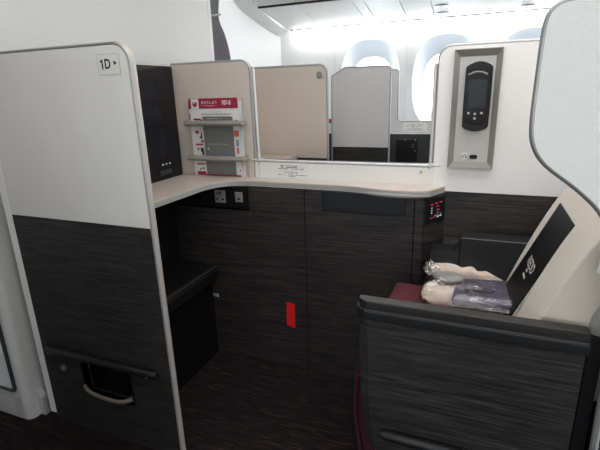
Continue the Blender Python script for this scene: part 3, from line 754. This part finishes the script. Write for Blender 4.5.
obj('spring_clip', lbox(Wd - .012, Wd + .001, Ht * .36, Ht * .39, .003, .006), 'dark', t)

# blanket bag
t = thing('blanket_bag', (-.01, 1.5, .52), 'peach beige blanket folded in clear plastic on the seat', 'blanket')
obj('blanket', pillow(-.005, 1.515, .545,   .135, .125, .045, Matrix.Rotation(-.12, 3, 'Z') @ Matrix.Rotation(-.16, 3, 'X'), .014, 30, seed=5, p=.45, n=64), 'blanket', t, smooth=True)
obj('blanket_fold', pillow(-.01, 1.60, .585, .13, .030, .030, Matrix.Rotation(-.10, 3, 'Z') @ Matrix.Rotation(.10, 3, 'Y'), .012, 34, seed=9, n=60), 'blanket', t, smooth=True)
obj('plastic_wrap', pillow(-.005, 1.525, .556, .152, .118, .058, Matrix.Rotation(-.12, 3, 'Z') @ Matrix.Rotation(-.1, 3, 'X'), .013, 24, seed=7, n=60), 'film', t, smooth=True)
bm = pillow(-.125, 1.60, .60, .030, .03, .022, Matrix.Rotation(.5, 3, 'Y'), .016, 50, seed=12, n=28); obj('plastic_knot', bm, film_mat('knot_film', .35), t, smooth=True)
hp = thing('eye_mask', (-.07, 1.53, .58), 'grey oval padded cushion lying under the clear wrap beside the pouch', 'mask')
obj('pad', pillow(-.062, 1.54, .596, .048, .062, .014, Matrix.Rotation(.5, 3, 'Z') @ Matrix.Rotation(-.15, 3, 'X'), .003, 30, p=.9), 'foam', hp, smooth=True)
obj('tab', box(-.098, -.085, 1.485, 1.505, .592, .600, bevel=.002), 'greyd', hp)
# amenity pouch
kr = Matrix.Rotation(.04, 3, 'Z') @ Matrix.Rotation(-.08, 3, 'X')
Km = Matrix.Translation((.056, 1.455, .603)) @ kr.to_4x4()
pl_ = [(-.098, -.115), (.098, -.125), (.094, .130), (.075, .140), (-.070, .088), (-.090, .075)]
pl_ = [(-.102, -.112), (.108, -.130), (.094, .122), (-.070, .096), (-.086, .084)]
t = thing('amenity_pouch', (.052, 1.49, .57), 'flat grey-purple amenity pouch with oval crest wrapped in clear plastic', 'pouch')
bm = prism(pl_, -.024, .0, 'XY', None, .008, 3); bmesh.ops.transform(bm, matrix=Km, verts=bm.verts)
obj('body', bm, 'pouch', t, smooth=True)
bm = tube([(.008 + .030 * math.cos(a) , .004 + .017 * math.sin(a), -.0 + .003) for a in [2 * math.pi * k / 24 for k in range(24)]], .0042, closed=True, n=6, flat=(.4, 1))
tube([(.000 + .014 * math.cos(a), .004 + .007 * math.sin(a), .003) for a in [2 * math.pi * k / 16 for k in range(16)]], .0034, closed=True, n=6, bm=bm, flat=(.4, 1))
bmesh.ops.transform(bm, matrix=Km @ Matrix.Translation((-.012, -.022, 0)) @ Matrix.Rotation(.1, 4, 'Z'), verts=bm.verts); obj('oval_crest', bm, 'ink', t)
text('crest_lettering', 'MAISON', Km @ Matrix.Translation((-.056, -.018, .003)) @ Matrix.Rotation(math.pi / 2, 4, 'Z'), .021, 'ink', t, 'CENTER', bold=.0006)
bm = bmesh.new(); n1, n2 = 34, 34; gr = []
for i in range(n1 + 1):
    row = []
    for k in range(n2 + 1):
        u, v = i / n1 * 2 - 1, k / n2 * 2 - 1
        x, y = u * .112, v * .135 - .002 * u
        y = min(y, .115)
        e = max(abs(u), abs(v)); q = Vector((x, y, .0125 - .03 * max(0, e - .8) / .2))
        q += noise.noise_vector(Vector((x * 22, y * 22, 3))) * (.004 + .010 * max(0, e - .7))
        row.append(bm.verts.new(q))
    gr.append(row)
for i in range(n1):
    for k in range(n2): bm.faces.new((gr[i][k], gr[i + 1][k], gr[i + 1][k + 1], gr[i][k + 1]))
bmesh.ops.transform(bm, matrix=Km, verts=bm.verts); obj('plastic_wrap', bm, 'film', t, smooth=True)

# ------------------------------------------------------------------ seat shell with perforated wing
t = thing('seat_shell', (.7, 1.05, FZ), 'white perforated privacy shell with grey rim beside the backrest', 'shell')
ep = [(.310, .62), (.304, .72), (.292, .86), (.268, .945), (.244, .994), (.195, 1.041), (.135, 1.087), (.109, 1.125), (.101, 1.17), (.101, 1.27), (.102, 1.335), (.104, 1.362), (.110, 1.380), (.126, 1.392), (.155, 1.396)]
ep = [tuple(q) for q in smoothpath([Vector(p) for p in ep], 4)]
obj('mesh_panel', prism(ep + [(1.25, 1.395), (1.25, .62)], 1.036, 1.064, 'XZ'), 'mesh', t)
rim = [(p[0] - .001, 1.045, p[1]) for p in ep] + [(1.25, 1.045, 1.397)]
rim = [(.304, 1.045, FZ + .01), (.312, 1.045, .40)] + rim[1:]
obj('rim', tube(rim, .0075, n=12), 'trim', t, smooth=True)
obj('rim_bead', tube([(p[0] + (.006 if i < len(rim) - 1 else 0), 1.039, p[2] + (-.005 if p[2] > 1.37 else .0)) for i, p in enumerate(rim)], .003, n=8), 'trimlight', t, smooth=True)
obj('lower_panel', box(.316, 1.25, 1.038, 1.062, FZ, .622), 'wood', t)
obj('inner_post', box(.272, .300, 1.062, 1.085, FZ, .69), 'dark', t)

# ------------------------------------------------------------------ neighbouring suite (other side of the divider)
GY = 2.53
t = thing('neighbour_partition', (-1.2, GY, FZ), 'beige aisle partition with round grey knob seen through the divider opening', 'partition')
obj('upper_panel', prism(rrect(-1.56, -.845, ABN, 1.383, (0, 0, .045, 0), 8), GY, GY + .028, 'XZ', bevel=.001), 'beige', t)
obj('lower_panel', box(-1.56, -.845, GY, GY + .028, FZ, ABN), 'wood2', t)
path = [(-1.56, GY + .006, 1.386)] + [(-.842 - .047 + .047 * math.cos(a), GY + .006, 1.386 - .047 + .047 * math.sin(a)) for a in [math.radians(90 - 9 * k) for k in range(11)]] + [(-.842, GY + .006, FZ + .01)]
edge_trim(path, t, 'trim', .008)
kb = obj('coat_knob', cyl((-.884, GY - .012, 1.333), 'Y', .016, .012, bevel=.002), 'greyd', t)
obj('knob_ring', tube([(-.884 + .017 * math.cos(a), GY - .004, 1.333 + .017 * math.sin(a)) for a in [2 * math.pi * k / 20 for k in range(20)]], .002, closed=True, n=6), 'trim', kb)
e2 = [(-1.035, 2.525), (-1.035, 2.42), (-1.02, 2.32), (-1.02, 2.15), (-.98, 1.96), (-.90, 1.925), (-.15, 1.925)]
t = thing('neighbour_countertop', (-1.2, 2.1, .85), 'beige countertop of the next suite seen through the divider opening', 'countertop')
obj('surface', prism(e2 + [(-.15, 1.825), (-1.36, 1.825), (-1.36, 2.525)], .848, .870, 'XY', bevel=.001), 'counter', t)
obj('support', box(-1.34, -.20, 1.84, 1.90, FZ, .848), 'wood2', t)
obj('foot_wall', box(-1.385, -1.36, 1.825, 2.525, FZ, 1.38), 'beige', t)

# ------------------------------------------------------------------ window suite on the right side
KY = 3.08
t = thing('window_suite_partition', (-.78, KY, FZ), 'white and dark wood partition with cut corner, beyond the divider opening', 'partition')
obj('upper_panel', prism([(-.985, ABN), (-.585, ABN), (-.585, 1.36), (-.592, 1.376), (-.61, 1.383), (-.895, 1.383), (-.985, 1.335)], KY, KY + .028, 'XZ', bevel=.001), 'offwhite', t)
obj('lower_panel', box(-.985, -.585, KY, KY + .028, FZ, ABN), 'wood', t)
edge_trim([(-.989, KY + .006, FZ + .01), (-.989, KY + .006, 1.337), (-.897, KY + .006, 1.388), (-.61, KY + .006, 1.387), (-.59, KY + .006, 1.38), (-.581, KY + .006, 1.362), (-.581, KY + .006, FZ + .01)], t, 'trim', .007)
KX = 3.55
t = thing('window_suite_divider', (-.9, KX, FZ), 'narrow white window-side divider with placard sill below the first window', 'divider')
obj('tall_panel', prism(rrect(-.74, -.612, .908, 1.375, (0, 0, .02, 0)), KX, KX + .02, 'XZ', bevel=.001), 'offwhite', t)
obj('sill_panel', box(-.612, .5, KX, KX + .02, .908, .992), 'offwhite', t)
obj('low_panel', box(-1.35, -.74, KX, KX + .02, .908, 1.0), 'offwhite', t)
edge_trim([(-.74, KX + .004, 1.379), (-.622, KX + .004, 1.379), (-.610, KX + .004, 1.368), (-.606, KX + .004, 1.01), (-.600, KX + .004, .998), (-.585, KX + .004, .995), (.5, KX + .004, .995)], t, 'trim', .006)
pc = obj('placard', box(-.56, -.38, KX - .001, KX, .92, .985), 'paper', t)
bm = bmesh.new()
for z, w in ((.972, .13), (.962, .14), (.950, .05), (.940, .12), (.930, .15)): print_lines(-.47, z, w, .0065, KX - .001, rg, bm)
obj('placard_print', bm, 'inkgrey', pc)
t = thing('window_console', (-.4, 3.5, FZ), 'black side console with cupboard door beneath the far placard', 'cabinet')
obj('body', box(-1.3, .5, 3.50, KX - .002, FZ, .905, bevel=.002), 'char', t)
d = obj('door', box(-.60, -.44, 3.492, 3.50, .50, .862, bevel=.002), 'dark', t)
obj('latch', box(-.485, -.462, 3.486, 3.492, .80, .83, bevel=.002), 'char', d)
obj('top_cap', box(-1.3, .5, 3.49, KX - .003, .905, .909), 'trimlight', t)
for (x, z) in ((-.532, .863), (-.455, .862), (-.455, .78)): obj('screw', cyl((x, 3.489, z), 'Y', .005, .003, n=10), 'stud', t)
sc2 = thing('far_safety_card', (-1.17, KX - .01, .9), 'tiny red and white card seen in the gap between two partitions', 'card')
obj('cover', box(-1.22, -1.13, KX - .012, KX - .009, .85, 1.02), 'paper', sc2); obj('header', box(-1.22, -1.13, KX - .013, KX - .012, .985, 1.02), 'red', sc2)

# ------------------------------------------------------------------ cabin lighting
def area(name, loc, rot, sx, sy, power, col=(1, 1, 1)):
    l = bpy.data.lights.new(name, 'AREA'); l.shape = 'RECTANGLE'; l.size = sx; l.size_y = sy; l.energy = power; l.color = col
    o = bpy.data.objects.new(name, l); COL.objects.link(o); o.location = loc; o.rotation_euler = rot; return o
area('aisle_ceiling_light', (-.2, .2, 2.27), (0, 0, 0), 3.4, .35, 15, (1, .98, .95))
area('centre_ceiling_light', (.3, 1.4, 2.27), (0, 0, 0), 2.2, .35, 22, (1, .99, .97))
area('right_aisle_fill', (0, 2.85, 2.27), (0, 0, 0), 3.4, .3, 12, (1, .99, .97))  # unseen fill light, added to brighten the sidewall and lockers
w = bpy.data.worlds.new('sky'); SC.world = w; w.use_nodes = True
bg = w.node_tree.nodes['Background']; bg.inputs['Color'].default_value = (.93, .97, 1, 1); bg.inputs['Strength'].default_value = 7.5

# ------------------------------------------------------------------ camera
F, PT, YW_, RL = 441.2386, .29603083719, -.38846020306, -.03103427877
cam = bpy.data.cameras.new('camera'); co = bpy.data.objects.new('camera', cam); COL.objects.link(co)
cam.sensor_width = 36; cam.lens = F / 600 * 36; cam.clip_start = .02; cam.clip_end = 100
cy, sy, cp, sp = math.cos(YW_), math.sin(YW_), math.cos(PT), math.sin(PT)
fwd = Vector((sy * cp, cy * cp, -sp)); right = Vector((cy, -sy, 0)); up = right.cross(fwd)
r2 = math.cos(RL) * right + math.sin(RL) * up; u2 = -math.sin(RL) * right + math.cos(RL) * up
m3 = Matrix((r2, u2, -fwd)).transposed()
co.matrix_world = Matrix.Translation((0, 0, 1.25)) @ m3.to_4x4()
SC.camera = co
SC.view_settings.view_transform = 'Standard'; SC.view_settings.look = 'None'
SC.view_settings.exposure = 0.0; SC.view_settings.gamma = 1; SC.view_settings.use_curve_mapping = False
